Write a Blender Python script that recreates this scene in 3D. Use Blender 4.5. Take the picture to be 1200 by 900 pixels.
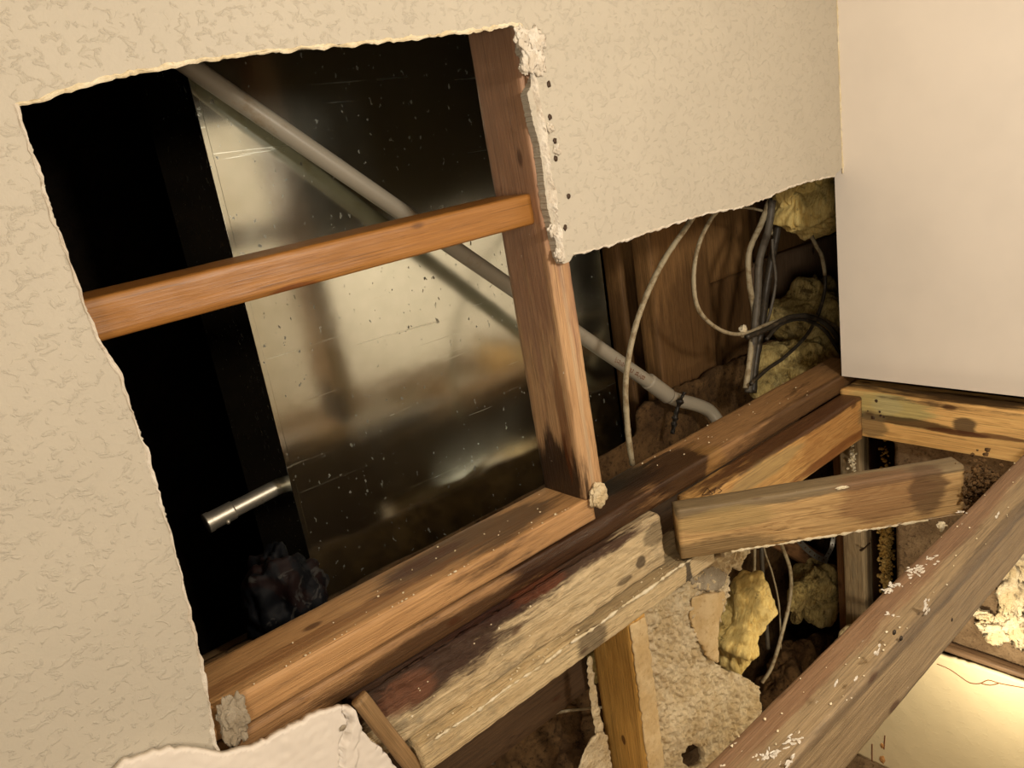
import bpy, bmesh, math, random
from mathutils import Vector, Matrix, noise
for o in list(bpy.data.objects): bpy.data.objects.remove(o)
SC = bpy.context.scene
COL = SC.collection
random.seed(7)

# ------------------------------------------------------------------ camera
# world: X runs along the damaged wall (to the right), Y goes into it, Z is up; metres
F = 926.0
def nrm(v): return v.normalized()
_v1 = Vector((500, 3110, F)); _v2 = Vector((1150, -461, F))
_Z = -nrm(_v1); _X = nrm(_v2 - _Z*_v2.dot(_Z)); _Y = _Z.cross(_X)
CAM = Vector((0, 0, 1.5))
def ray(px, py):
    c = Vector(((px-600)/F, (py-450)/F, 1.0))
    return Vector((_X.dot(c), _Y.dot(c), _Z.dot(c)))
def atx(v, px, py): d = ray(px, py); return CAM + d*((v-CAM.x)/d.x)
def aty(v, px, py): d = ray(px, py); return CAM + d*((v-CAM.y)/d.y)
def atz(v, px, py): d = ray(px, py); return CAM + d*((v-CAM.z)/d.z)
cd = bpy.data.cameras.new('camera'); cam = bpy.data.objects.new('camera', cd); COL.objects.link(cam)
right = Vector((_X.x, _Y.x, _Z.x)); up = -Vector((_X.y, _Y.y, _Z.y)); back = -Vector((_X.z, _Y.z, _Z.z))
cam.matrix_world = Matrix(((right.x, up.x, back.x, CAM.x), (right.y, up.y, back.y, CAM.y), (right.z, up.z, back.z, CAM.z), (0, 0, 0, 1)))
cd.sensor_width = 36; cd.lens = 36*F/1200; cd.clip_start = 0.01
SC.camera = cam

# ------------------------------------------------------------------ light
w = bpy.data.worlds.new('world'); SC.world = w; w.use_nodes = True
w.node_tree.nodes['Background'].inputs[0].default_value = (1, .82, .6, 1)
w.node_tree.nodes['Background'].inputs[1].default_value = 0.05
def area(name, loc, target, size, power, col):
    l = bpy.data.lights.new(name, 'AREA'); l.shape = 'DISK'; l.size = size; l.energy = power; l.color = col
    o = bpy.data.objects.new(name, l); COL.objects.link(o); o.location = loc
    o.rotation_euler = (Vector(target)-Vector(loc)).to_track_quat('-Z', 'Y').to_euler()
    return o
def point(name, loc, r, power, col):
    l = bpy.data.lights.new(name, 'POINT'); l.shadow_soft_size = r; l.energy = power; l.color = col
    o = bpy.data.objects.new(name, l); COL.objects.link(o); o.location = loc
    return o
point('room_lamp', (0.64, -0.22, 1.66), .06, 29, (1, .885, .73))
area('added_fill', (-0.75, -0.6, 1.35), (.8, .9, 1.1), .5, 9, (1, .87, .70))  # added soft fill with no visible source, lifts the shaded cavity
point('work_lamp', (1.33, .46, .42), .03, 2.8, (1, .86, .62))
SC.view_settings.view_transform = 'Standard'; SC.view_settings.look = 'None'
SC.view_settings.gamma = 1; SC.view_settings.use_curve_mapping = False
SC.view_settings.exposure = 0.12

# ------------------------------------------------------------------ node helper
def lin(c):
    return tuple(((x/255/12.92) if x/255 <= .04045 else ((x/255+.055)/1.055)**2.4) for x in c)+(1,)
class NT:
    def __init__(s, name):
        s.m = bpy.data.materials.new(name); s.m.use_nodes = True; s.t = s.m.node_tree; s.n = s.t.nodes
        s.b = s.n['Principled BSDF']; s.co = s.n.new('ShaderNodeTexCoord').outputs['Object']
    def put(s, sock, v):
        if isinstance(v, bpy.types.NodeSocket): s.t.links.new(v, sock)
        elif isinstance(v, (int, float)) and sock.type in ('VECTOR', 'RGBA'): sock.default_value = (v, v, v) if sock.type == 'VECTOR' else (v, v, v, 1)
        else: sock.default_value = v
    def node(s, k, ins, **p):
        n = s.n.new(k)
        for a, b in p.items(): setattr(n, a, b)
        for a, b in ins.items(): s.put(n.inputs[a], b)
        return n
    def mt(s, op, a, b=0.0, c=0.0, clamp=False):
        return s.node('ShaderNodeMath', {0: a, 1: b, 2: c}, operation=op, use_clamp=clamp).outputs[0]
    def scale(s, v=(1, 1, 1), off=(0, 0, 0), src=None):
        return s.node('ShaderNodeMapping', {'Vector': src or s.co, 'Scale': v, 'Location': off}).outputs[0]
    def noise(s, sc, vec=None, det=4, rough=.6, dist=0.0):
        return s.node('ShaderNodeTexNoise', {'Vector': vec or s.co, 'Scale': sc, 'Detail': det, 'Roughness': rough, 'Distortion': dist}).outputs['Fac']
    def ramp(s, f, a, b):      # smooth 0..1 between a and b
        return s.node('ShaderNodeMapRange', {'Value': f, 'From Min': a, 'From Max': b, 'To Min': 0.0, 'To Max': 1.0}, interpolation_type='SMOOTHSTEP').outputs[0]
    def mix(s, f, a, b):
        n = s.n.new('ShaderNodeMix'); n.data_type = 'RGBA'
        for i, v in ((0, f), (6, a), (7, b)): s.put(n.inputs[i], v)
        return n.outputs[2]
    def blob(s, c, r, amt=.5, nz=None):   # soft irregular patch of material colour centred on c with radii r
        v = s.node('ShaderNodeVectorMath', {0: s.co, 1: c}, operation='SUBTRACT').outputs[0]
        v = s.node('ShaderNodeVectorMath', {0: v, 1: tuple(1/x for x in r)}, operation='MULTIPLY').outputs[0]
        l = s.node('ShaderNodeVectorMath', {0: v}, operation='LENGTH').outputs['Value']
        l = s.mt('ADD', l, s.mt('MULTIPLY', s.mt('SUBTRACT', nz or s.noise(30), .5), amt*3))
        return s.ramp(l, 1.15, .75)
    def bump(s, h, st, d=.002, prev=None):
        ins = {'Height': h, 'Strength': st, 'Distance': d}
        if prev: ins['Normal'] = prev
        return s.node('ShaderNodeBump', ins).outputs[0]
    def out(s, col, rough, nor=None, metal=0.0, spec=.4):
        s.put(s.b.inputs['Base Color'], col); s.put(s.b.inputs['Roughness'], rough); s.put(s.b.inputs['Metallic'], metal)
        s.put(s.b.inputs['Specular IOR Level'], spec)
        if nor: s.put(s.b.inputs['Normal'], nor)
        return s.m

WN = [0]
def wood(name, light, dark, stains_and_shade=(), fleck=0.0, rough=.6, grain=1.0, mould=0.0, bump=.35, soot=0.0, spec=.35):
    """softwood with grain along local X; stains = (centre, radii, colour, opacity) in local metres"""
    light = (light[0]*.985, light[1]*1.01, light[2]*1.02); dark = (dark[0]*.97, dark[1]*1.01, dark[2]*1.02)
    WN[0] += 1; off = (WN[0]*3.7, WN[0]*1.3, WN[0]*2.1)
    s = NT(name)
    v = s.scale((1.0, 9, 9), off); v2 = s.scale((2.2, 70, 70), off)
    g1 = s.noise(3.2, v, 3, .5, 1.2); g2 = s.noise(3, v2, 3, .6, .4)
    ring = s.mt('FRACT', s.mt('MULTIPLY', g1, 9.0)); ring = s.ramp(s.mt('ABSOLUTE', s.mt('SUBTRACT', ring, .5)), .1, .5)
    f = s.mt('ADD', s.mt('MULTIPLY', ring, .38*grain), s.mt('MULTIPLY', g2, .5*grain), clamp=True)
    f = s.mt('ADD', f, s.mt('MULTIPLY', s.mt('SUBTRACT', s.noise(7, s.scale((1, 2, 2), off), 2), .5), .7), clamp=True)
    col = s.mix(f, lin(light), lin(dark))
    nz = s.noise(24, s.scale((.22, 1.7, 1.7), off), 8, .72)
    st_ = s.noise(3.5, s.scale((1.6, 150, 150), (off[2], off[0], off[1])), 4, .65, .3)
    col = s.mix(s.mt('MULTIPLY', s.ramp(st_, .52, .68), .55), col, lin(tuple(c*.62 for c in dark)))
    col = s.mix(s.mt('MULTIPLY', s.ramp(st_, .46, .34), .35), col, lin(tuple(min(255, c*1.14+8) for c in light)))
    wet = 0.0
    if mould:
        mm = s.ramp(s.noise(9, s.scale((.6, 1.6, 1.6), off), 6, .75), .62-mould*.25, .78-mould*.2)
        col = s.mix(s.mt('MULTIPLY', mm, .75), col, lin((132, 120, 98)))
    if soot:
        mm = s.ramp(s.noise(16, s.scale((.35, 1.5, 1.5), (off[1], off[2], off[0])), 6, .75), .66-soot*.2, .74-soot*.12)
        col = s.mix(s.mt('MULTIPLY', mm, .8), col, lin((52, 34, 20)))
    for c, r, sc, op in stains_and_shade:
        bl = s.mt('MULTIPLY', s.blob(c, r, .62, nz), op); col = s.mix(bl, col, s.mix(st_, lin(sc), lin(tuple(x*.55 for x in sc))))
        if sum(sc) < 170: wet = s.mt('MAXIMUM', wet, bl)
    if fleck:
        ff = s.ramp(s.noise(120, s.scale((.6, 1, 1), off), 3, .6), .80-fleck*.14, .83-fleck*.14)
        ff = s.mt('MULTIPLY', ff, s.ramp(s.noise(9, None, 3), .45, .6))
        col = s.mix(ff, col, lin((226, 216, 196)))
    kn = s.node('ShaderNodeTexVoronoi', {'Vector': s.scale((5, 11, 11), off), 'Scale': 1.3}).outputs['Distance']
    kf = s.ramp(kn, .11, .05); col = s.mix(s.mt('MULTIPLY', kf, .75), col, lin((70, 38, 18)))
    h = s.mt('ADD', s.mt('MULTIPLY', g2, .7), s.mt('MULTIPLY', nz, .6))
    h = s.mt('ADD', h, s.mt('MULTIPLY', st_, .8))
    nor = s.bump(h, bump*1.3, .003)
    return s.out(col, s.mt('SUBTRACT', rough, s.mt('MULTIPLY', wet, .14)), nor, spec=spec)

# ------------------------------------------------------------------ mesh helpers
def tag(o, label=None, cat=None, group=None, kind=None):
    if label: o['label'] = label
    if cat: o['category'] = cat
    if group: o['group'] = group
    if kind: o['kind'] = kind
    return o
def link(name, bm, mat, parent=None, smooth=False):
    me = bpy.data.meshes.new(name); bm.to_mesh(me); bm.free()
    me.materials.append(mat)
    if smooth:
        for p in me.polygons: p.use_smooth = True
    o = bpy.data.objects.new(name, me); COL.objects.link(o)
    if parent: o.parent = parent
    return o
def hn(v, sc, seed=0): return noise.noise(Vector(v)*sc + Vector((seed*11.3, seed*5.1, seed*7.7)))

def beam_bm(L, D, H, seed=0, amp=.0006, res=.006, face=None):
    """lumber: local X 0..L, Y 0..D (0 = front), Z 0..H, softened corners and a slightly uneven surface.
       face(x,y,z)->extra displacement along the outward normal"""
    r = .0025
    ring = []
    def side(a, b, n):
        for i in range(n):
            t = i/n; ring.append((a[0]+(b[0]-a[0])*t, a[1]+(b[1]-a[1])*t))
    nD = max(3, int(D/res)); nH = max(3, int(H/res))
    side((r, 0), (D-r, 0), nD); ring.append((D-r, 0)); side((D, r), (D, H-r), nH); ring.append((D, H-r))
    side((D-r, H), (r, H), nD); ring.append((r, H)); side((0, H-r), (0, r), nH); ring.append((0, r))
    N = max(4, int(L/res)); bm = bmesh.new(); rows = []
    for i in range(N+1):
        x = L*i/N; row = []
        for y, z in ring:
            n = Vector((0, (y/D-.5)*2, (z/H-.5)*2))
            if abs(n.y) > .9: nn = Vector((0, math.copysign(1, n.y), 0))
            else: nn = Vector((0, 0, math.copysign(1, n.z)))
            d = amp*(hn((x*.5, y, z), 60, seed)+.6*hn((x*.3, y, z), 220, seed)) + amp*1.6*hn((x, y*.3, z*.3), 9, seed)
            if face: d += face(x, y, z, nn)
            ex = 0
            if i in (0, N): ex = .0012*hn((y, z, i), 90, seed)
            row.append(bm.verts.new((x+ex, y+nn.y*d, z+nn.z*d)))
        rows.append(row)
    n = len(ring)
    for i in range(N):
        for j in range(n):
            k = (j+1) % n
            bm.faces.new((rows[i][j], rows[i][k], rows[i+1][k], rows[i+1][j]))
    bm.faces.new(rows[0][::-1]); bm.faces.new(rows[-1])
    bmesh.ops.recalc_face_normals(bm, faces=bm.faces)
    return bm
def beam(name, mat, origin, L, D, H, rot=None, seed=0, parent=None, **k):
    o = link(name, beam_bm(L, D, H, seed, **k), mat, parent, True)
    M = Matrix.Translation(Vector(origin))
    if rot is not None: M = M @ rot
    o.matrix_world = M
    return o
def frame_from(dx, dy):
    """rotation whose local X is dx and local Y as near dy as possible"""
    x = nrm(Vector(dx)); z = nrm(x.cross(Vector(dy))); y = z.cross(x)
    return Matrix(((x.x, y.x, z.x, 0), (x.y, y.y, z.y, 0), (x.z, y.z, z.z, 0), (0, 0, 0, 1)))
UPR = frame_from((0, 0, 1), (0, 1, 0))        # upright lumber: local X up, Y into wall, Z = world -X

def spline(P, n=10):
    P = [Vector(p) for p in P]; Q = [P[0]*2-P[1]]+P+[P[-1]*2-P[-2]]; out = []
    for i in range(1, len(Q)-2):
        for k in range(n):
            t = k/n; a, b, c, d = Q[i-1], Q[i], Q[i+1], Q[i+2]
            out.append(.5*((2*b)+(c-a)*t+(2*a-5*b+4*c-d)*t*t+(3*b-a-3*c+d)*t**3))
    out.append(P[-1]); return out
def tube_bm(P, r, seg=10, flat=1.0, n=10, wob=0.0):
    P = spline(P, n); bm = bmesh.new(); rows = []
    t = nrm(P[1]-P[0]); u = nrm(t.cross(Vector((.3, 1, .2))))
    for i, p in enumerate(P):
        t = nrm(P[min(i+1, len(P)-1)]-P[max(i-1, 0)]); u = nrm(u-t*u.dot(t)); v = t.cross(u)
        rr = r(i/(len(P)-1)) if callable(r) else r
        rr *= 1+wob*hn(p, 120)
        rows.append([bm.verts.new(p+u*math.cos(a)*rr+v*math.sin(a)*rr*flat) for a in [2*math.pi*k/seg for k in range(seg)]])
    for i in range(len(rows)-1):
        for j in range(seg):
            bm.faces.new((rows[i][j], rows[i][(j+1) % seg], rows[i+1][(j+1) % seg], rows[i+1][j]))
    bm.faces.new(rows[0][::-1]); bm.faces.new(rows[-1])
    bmesh.ops.recalc_face_normals(bm, faces=bm.faces)
    return bm
def rebase(o):
    """move a mesh's origin to its bounding-box centre bottom"""
    me = o.data; vs = [v.co for v in me.vertices]
    c = Vector(((min(v.x for v in vs)+max(v.x for v in vs))/2, (min(v.y for v in vs)+max(v.y for v in vs))/2, min(v.z for v in vs)))
    me.transform(Matrix.Translation(-c)); o.location = o.location + c
    return o
def jag(P, step, amp, seed=0, closed=True):
    out = []; n = len(P)
    for i in range(n if closed else n-1):
        a = Vector(P[i]); b = Vector(P[(i+1) % n]); d = b-a; L = d.length; k = max(1, int(L/step)); q = Vector((-d.y, d.x))/max(L, 1e-6)
        for j in range(k):
            p = a+d*(j/k)
            out.append(p+q*(amp*(.35*hn((p.x, p.y, seed), 40)+1.6*hn((p.x, p.y, seed), 520)) if j else 0))
    if not closed: out.append(Vector(P[-1]))
    return out
def plate_bm(loops, y0, th):
    """flat sheet in the XZ plane from (x,z) outlines (first outer, rest holes), front at y0, thickness th"""
    bm = bmesh.new(); allv = []; edges = []
    for lp in loops:
        vs = [bm.verts.new((p[0], y0, p[1])) for p in lp]; allv.append(vs)
        for i in range(len(vs)): edges.append(bm.edges.new((vs[i], vs[(i+1) % len(vs)])))
    bmesh.ops.triangle_fill(bm, edges=edges, use_beauty=True, use_dissolve=False)
    front = list(bm.faces); mp = {}
    for v in list(bm.verts): mp[v] = bm.verts.new((v.co.x, v.co.y+th, v.co.z))
    for f in front: bm.faces.new([mp[v] for v in reversed(f.verts)])
    for vs in allv:
        for i in range(len(vs)):
            a, b = vs[i], vs[(i+1) % len(vs)]; bm.faces.new((a, b, mp[b], mp[a]))
    bmesh.ops.recalc_face_normals(bm, faces=bm.faces)
    return bm
def inside(p, P):
    c = False; n = len(P); j = n-1
    for i in range(n):
        if (P[i][1] > p[1]) != (P[j][1] > p[1]) and p[0] < (P[j][0]-P[i][0])*(p[1]-P[i][1])/(P[j][1]-P[i][1])+P[i][0]: c = not c
        j = i
    return c
def rough_sheet(P, y0, th, res, disp, holes=(), seed=0, curl=None):
    """torn board: a fine grid kept inside the outline, with real relief"""
    xs = [p[0] for p in P]; zs = [p[1] for p in P]; x0, z0 = min(xs), min(zs)
    nx = int((max(xs)-x0)/res)+1; nz = int((max(zs)-z0)/res)+1
    bm = bmesh.new(); V = {}; B = {}
    def vert(i, k):
        if (i, k) not in V:
            x = x0+i*res+res*.45*hn((i, k, 0), .9, seed); z = z0+k*res+res*.45*hn((k, i, 3), .9, seed)
            d = disp(x, z); V[i, k] = bm.verts.new((x, y0-d, z)); B[i, k] = bm.verts.new((x, y0+th, z))
        return V[i, k]
    cells = set(); adj = {}
    for i in range(nx):
        for k in range(nz):
            c = (x0+(i+.5)*res, z0+(k+.5)*res); c2 = (c[0]+.004*hn((c[0], c[1], 1), 160, seed), c[1]+.004*hn((c[1], c[0], 2), 160, seed))
            if inside(c2, P) and not any(inside(c2, h) for h in holes): cells.add((i, k))
    for i, k in cells:
        q = [(i, k), (i+1, k), (i+1, k+1), (i, k+1)]; vs = [vert(*a) for a in q]; bm.faces.new(vs); bm.faces.new([B[a] for a in reversed(q)])
        for a, b, nb in ((q[0], q[1], (i, k-1)), (q[1], q[2], (i+1, k)), (q[2], q[3], (i, k+1)), (q[3], q[0], (i-1, k))):
            if nb not in cells:
                bm.faces.new((V[b], V[a], B[a], B[b])); adj.setdefault(a, []).append(b); adj.setdefault(b, []).append(a)
    for _ in range(3):
        new = {k: sum((V[q].co for q in n), Vector())/len(n) for k, n in adj.items()}
        for k, c in new.items():
            d = (c-V[k].co)*.55; V[k].co += d; B[k].co += Vector((d.x, 0, d.z))
    return bm
def lump_bm(c, r, seed=0, sub=5, a1=.35, a2=.12, rot=0.0):
    bm = bmesh.new(); bmesh.ops.create_icosphere(bm, subdivisions=sub, radius=1)
    for v in bm.verts:
        n = v.co.normalized()
        k = 1+a1*hn(n, 1.6, seed)+a1*.7*hn(n, 3.6, seed)+a2*(1-2*abs(hn(n, 7, seed)))+a2*.6*hn(n, 16, seed)+a2*.4*hn(n, 34, seed)
        v.co = Vector((n.x*r[0]*k, n.y*r[1]*k, n.z*r[2]*k))
    bmesh.ops.rotate(bm, verts=bm.verts, cent=(0, 0, 0), matrix=Matrix.Rotation(rot, 3, 'Y'))
    return bm
def lump(name, c, r, mat, seed=0, parent=None, **k):
    o = link(name, lump_bm(c, r, seed, **k), mat, parent, True); o.location = c; return o
def wool_bm(r, seed=0, sub=6, rot=0.0, amp=1.0):
    bm = bmesh.new(); bmesh.ops.create_icosphere(bm, subdivisions=sub, radius=1)
    for v in bm.verts:
        n = v.co.normalized(); p = Vector((n.x*r[0], n.y*r[1], n.z*r[2]))
        q = p+Vector((hn(p, 14, seed+1), hn(p, 14, seed+2), hn(p, 14, seed+3)))*.030
        d = .055*hn(q, 9, seed+.3)+.034*hn(q, 21, seed)+.018*abs(hn(q, 40, seed))-.004+.0055*hn((q.x, q.y, q.z*.4), 95, seed)+.0022*hn(q, 240, seed)
        v.co = p+n*d*amp
    bmesh.ops.rotate(bm, verts=bm.verts, cent=(0, 0, 0), matrix=Matrix.Rotation(rot, 3, 'Y'))
    return bm
def box_bm(lo, hi, bev=0.0):
    bm = bmesh.new(); bmesh.ops.create_cube(bm, size=1)
    for v in bm.verts:
        v.co = Vector([lo[i] if v.co[i] < 0 else hi[i] for i in range(3)])
    if bev: bmesh.ops.bevel(bm, geom=list(bm.edges), offset=bev, segments=2, affect='EDGES', profile=.5)
    return bm

# ------------------------------------------------------------------ surface materials
def drywall_mat(name, col, tex=1.0, fine=1.0, smudge=0.0):
    s = NT(name)
    a = s.noise(85, s.scale((1, 1, 1.3)), 5, .6, .7); b = s.noise(150, None, 4, .6, .3); c = s.noise(6, None, 3)
    splat = s.ramp(a, .53, .66)
    h = s.mt('ADD', s.mt('MULTIPLY', splat, 1.0*tex), s.mt('MULTIPLY', b, .5*fine))
    cc = s.mix(s.mt('MULTIPLY', s.ramp(c, .35, .7), .35), lin(col), lin(tuple(x*.93 for x in col)))
    if smudge:
        cc = s.mix(s.mt('MULTIPLY', s.ramp(s.noise(18, None, 5, .7), .6, .75), smudge), cc, lin((150, 120, 80)))
    return s.out(cc, .55, s.bump(h, .5, .0018), spec=.3)
M_WALL = drywall_mat('textured_paint', (190, 183, 168), 1.0)
M_PANEL = drywall_mat('smooth_paint', (234, 226, 216), .03, .10)
M_LOWER = drywall_mat('lower_paint', (228, 212, 172), .25, .25)
M_ROOM = drywall_mat('room_paint', (214, 200, 176), .1, .2)
def gypsum(name, a, b, c, bs=.7):
    s = NT(name)
    n1 = s.noise(22, None, 6, .7); n2 = s.noise(130, None, 5, .7)
    col = s.mix(s.ramp(n1, .38, .62), lin(a), lin(b)); col = s.mix(s.mt('MULTIPLY', s.ramp(n2, .55, .7), .7), col, lin(c))
    return s.out(col, .85, s.bump(s.mt('ADD', n2, s.noise(55, None, 4, .6)), bs, .006), spec=.2)
M_GYP = gypsum('torn_gypsum', (238, 222, 188), (218, 196, 154), (168, 138, 98), 1.0)
M_WHITE = gypsum('white_gypsum', (226, 220, 208), (206, 196, 180), (170, 150, 126), .5)
M_PAPER = gypsum('torn_paper', (220, 196, 152), (206, 178, 130), (176, 142, 96), .25)
M_GREYPLASTER = gypsum('grey_plaster', (168, 158, 140), (148, 136, 116), (120, 104, 84), .5)
M_CRUMB = gypsum('plaster_crumb', (236, 226, 200), (220, 205, 170), (190, 168, 128), .5)
def dirt(name, a, b, c=(20, 14, 8)):
    s = NT(name); n1 = s.noise(14, None, 6, .75); n2 = s.noise(90, None, 5, .75)
    col = s.mix(s.ramp(n1, .35, .65), lin(a), lin(b)); col = s.mix(s.ramp(n2, .5, .7), col, lin(c))
    return s.out(col, .9, s.bump(n2, .9, .006), spec=.15)
M_DIRT = dirt('brown_dirt', (112, 86, 56), (76, 56, 36), (42, 30, 19))
M_SHEATH = dirt('stained_sheathing', (132, 110, 84), (100, 80, 58), (66, 50, 36))
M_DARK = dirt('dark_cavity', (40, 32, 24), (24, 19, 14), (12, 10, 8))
def wool(name, base, deep, sootamt, seed=0):
    s = NT(name); v = s.scale((1, 1, 1), (seed, seed*2.2, 0))
    n1 = s.noise(14, v, 5, .7); n2 = s.noise(75, s.scale((1, 3, .6), (seed, 0, 0)), 5, .75); n3 = s.noise(20, s.scale((1, 1, 1), (0, seed, 3)), 6, .8)
    col = s.mix(s.ramp(n2, .35, .7), lin(base), lin(deep)); col = s.mix(s.mt('MULTIPLY', s.ramp(n3, .62-sootamt*.2, .74-sootamt*.16), .85), col, lin((66, 48, 26)))
    col = s.mix(s.mt('MULTIPLY', s.ramp(n1, .45, .75), .4), col, lin((250, 236, 180)))
    return s.out(col, .95, s.bump(n2, .9, .008), spec=.1)
M_WOOL = wool('yellow_glass_wool', (250, 226, 150), (220, 186, 108), .12)
M_WOOL2 = wool('mouldy_glass_wool', (214, 194, 130), (166, 140, 84), .6, 5)
M_WOOL3 = wool('blackened_glass_wool', (150, 130, 80), (92, 72, 42), 1.2, 9)
def plain(name, col, rough=.5, metal=0.0, dirty=0.0, dcol=(70, 52, 36), sc=30, spec=.4):
    s = NT(name); c = lin(col)
    if dirty: c = s.mix(s.mt('MULTIPLY', s.ramp(s.noise(sc, None, 5, .7), .7-dirty*.35, .8-dirty*.2), .8), c, lin(dcol))
    return s.out(c, rough, s.bump(s.noise(200, None, 3), .12, .001), metal, spec)
def galv():
    s = NT('galvanised_steel')
    n = s.noise(5, None, 3, .5); fl = s.node('ShaderNodeTexVoronoi', {'Vector': s.co, 'Scale': 45.0}).outputs['Distance']
    spots = s.ramp(s.noise(95, s.scale((1, 1, .7)), 4, .6), .645, .68); spots = s.mt('MULTIPLY', spots, s.ramp(s.noise(7, None, 2), .38, .55))
    scr = s.ramp(s.noise(60, s.scale((.05, 1, 1.6)), 3, .6, .3), .66, .70)
    col = s.mix(s.mt('MULTIPLY', fl, .5), lin((236, 240, 228)), lin((218, 224, 208)))
    col = s.mix(s.mt('MULTIPLY', spots, .85), col, lin((84, 80, 66)))
    rg = s.mt('ADD', .13, s.mt('MULTIPLY', s.ramp(n, .35, .7), .07)); rg = s.mt('ADD', rg, s.mt('MULTIPLY', spots, .3)); rg = s.mt('ADD', rg, s.mt('MULTIPLY', scr, .12))
    h = s.mt('ADD', s.mt('MULTIPLY', n, 1.0), s.mt('MULTIPLY', s.noise(40, None, 3), .03))
    return s.out(col, rg, s.bump(h, .12, .01), s.mt('SUBTRACT', 1.0, s.mt('MULTIPLY', spots, .6)))
M_GALV = galv()
M_PIPE = plain('pvc', (168, 160, 144), .4, 0, .45, (150, 132, 104), 14)
M_CABLE_W = plain('white_cable', (176, 164, 136), .5, 0, .7, (120, 98, 66), 60)
M_CABLE_G = plain('grey_cable', (98, 92, 82), .5, 0, .6, (60, 50, 38), 40)
M_CABLE_D = plain('dark_cable', (56, 50, 42), .45, 0, .5, (110, 96, 76), 60)
M_CHROME = plain('worn_chrome', (206, 200, 186), .42, .8, .2)
M_STEEL = plain('strap_steel', (196, 196, 190), .35, .8, .4)
M_NAIL = plain('nail_steel', (70, 62, 54), .5, .8, .3)
M_BLACK = plain('black_tar', (30, 24, 18), .5)
M_INK = plain('red_brown_ink', (120, 70, 40), .6)
M_INKD = plain('dark_ink', (60, 42, 26), .6)

# ------------------------------------------------------------------ the setting
W = .776            # framing line of the damaged wall; its board is 12.7 mm in front of it
XR = 1.485          # painted face of the right-hand wall
def st(o): o['kind'] = 'structure'; return o
st(link('floor', box_bm((-1.5, -1.7, -.05), (2.4, 2.0, 0)), M_SHEATH))
st(link('ceiling', box_bm((-1.5, -1.7, 2.45), (2.4, 2.0, 2.5)), M_ROOM))
st(link('wall_behind', box_bm((-1.5, -1.7, 0), (2.4, -1.6, 2.45)), M_ROOM))
st(link('wall_left', box_bm((-1.5, -1.6, 0), (-1.4, 2.0, 2.45)), M_ROOM))
# board of the damaged wall with the sawn opening
def xz(y, px, py): p = aty(y, px, py); return (p.x, p.z)
YF = W-.0127
left_edge = [xz(YF, *p) for p in ((256, 884), (250, 850), (235, 770), (217, 690), (196, 610), (173, 530), (140, 440), (110, 385), (92, 335), (66, 262), (45, 195), (28, 148), (18, 122))]
top_edge = [xz(YF, *p) for p in ((18, 122), (32, 121), (75, 105), (130, 91), (210, 74), (300, 61), (400, 52), (500, 42), (570, 33), (600, 28), (612, 30), (640, 28))]
strip = [xz(YF, *p) for p in ((612, 60), (630, 85), (618, 110), (624, 140), (632, 170), (636, 200), (641, 240), (648, 270), (655, 300), (660, 309), (668, 306))]
low_edge = [xz(YF, *p) for p in ((672, 299), (720, 286), (760, 272), (790, 262), (830, 250), (870, 243), (900, 231), (925, 219), (950, 212), (978, 206))]
oc = [(-1.4, 2.45)] + [(XR-.003, 2.45), (XR-.003, low_edge[-1][1]+.01)]
inner = jag(left_edge+top_edge[1:-1]+strip+low_edge, .0012, .0009, 3, closed=False)
outline = [Vector((-1.4, 0))] + [Vector((.15, 0)), Vector((.145, .94))] + inner + [Vector((XR-.003, low_edge[-1][1]+.01)), Vector((XR-.003, 2.45)), Vector((-1.4, 2.45))]
wf = st(link('wall_front', plate_bm([outline], YF, .0127), M_WALL))
wf.data.materials.append(plain('back_paper', (104, 90, 72), .9))
for f in wf.data.polygons:
    if f.normal.y > .5: f.material_index = 1
# light-coloured gypsum core along the cut
def core_strip(name, pts, wid, mat, y, th, seed=0):
    bm = bmesh.new(); rows = []
    P = jag(pts, .004, .001, seed, closed=False)
    for i, p in enumerate(P):
        a = P[max(0, i-1)]; b = P[min(len(P)-1, i+1)]; d = (b-a).normalized(); q = Vector((-d.y, d.x))
        ww = wid*(1+.9*hn((p.x, p.y, 0), 60, seed)); row = []
        for k in range(7):
            t = k/6; e = math.sin(t*math.pi); c = p+q*ww*(t-.5)+q*.002*hn((p.x, p.y, 2), 70, seed)
            row.append(bm.verts.new((c.x, y-th*e*(.6+.9*abs(hn((p.x*1, t, p.y), 110, seed))), c.y)))
        rows.append(row)
    for i in range(len(rows)-1):
        for k in range(6): bm.faces.new((rows[i][k], rows[i][k+1], rows[i+1][k+1], rows[i+1][k]))
    for r in (0, -1): bm.faces.new(rows[r])
    bmesh.ops.recalc_face_normals(bm, faces=bm.faces)
    return link(name, bm, mat, wf, False)
core_strip('paper_edge', [Vector(p)+Vector((-.001, 0)) for p in left_edge], .0035, M_WHITE, YF, .0018, 2)['label'] = 'frayed white paper edge of the cut'
core_strip('paper_edge', top_edge[:-1], .005, M_CRUMB, YF+.001, .002, 4)['label'] = 'pale gypsum edge of the cut'
core_strip('paper_edge', low_edge, .003, M_WHITE, YF, .0018, 6)['label'] = 'frayed white paper edge of the cut'
# torn joint compound running down the stud
jc = [xz(YF, *p) for p in ((622, 34), (627, 62), (622, 85), (628, 108), (633, 135), (637, 160), (641, 190), (645, 220), (650, 250), (655, 280), (659, 306))]
core_strip('joint_compound', jc, .013, M_WHITE, YF, .006, 8)['label'] = 'torn white joint compound'
for (px, py, r) in ((612, 45, .010), (628, 50, .012), (622, 68, .013), (632, 75, .010), (615, 78, .007), (648, 270, .006), (655, 298, .006), (644, 150, .005), (652, 175, .005)):
    p = aty(YF-.001, px, py); lump('plaster_chunk', p, (r, .004, r*1.2), M_WHITE, int(px), wf, sub=4, a1=.6, a2=.12)
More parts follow.
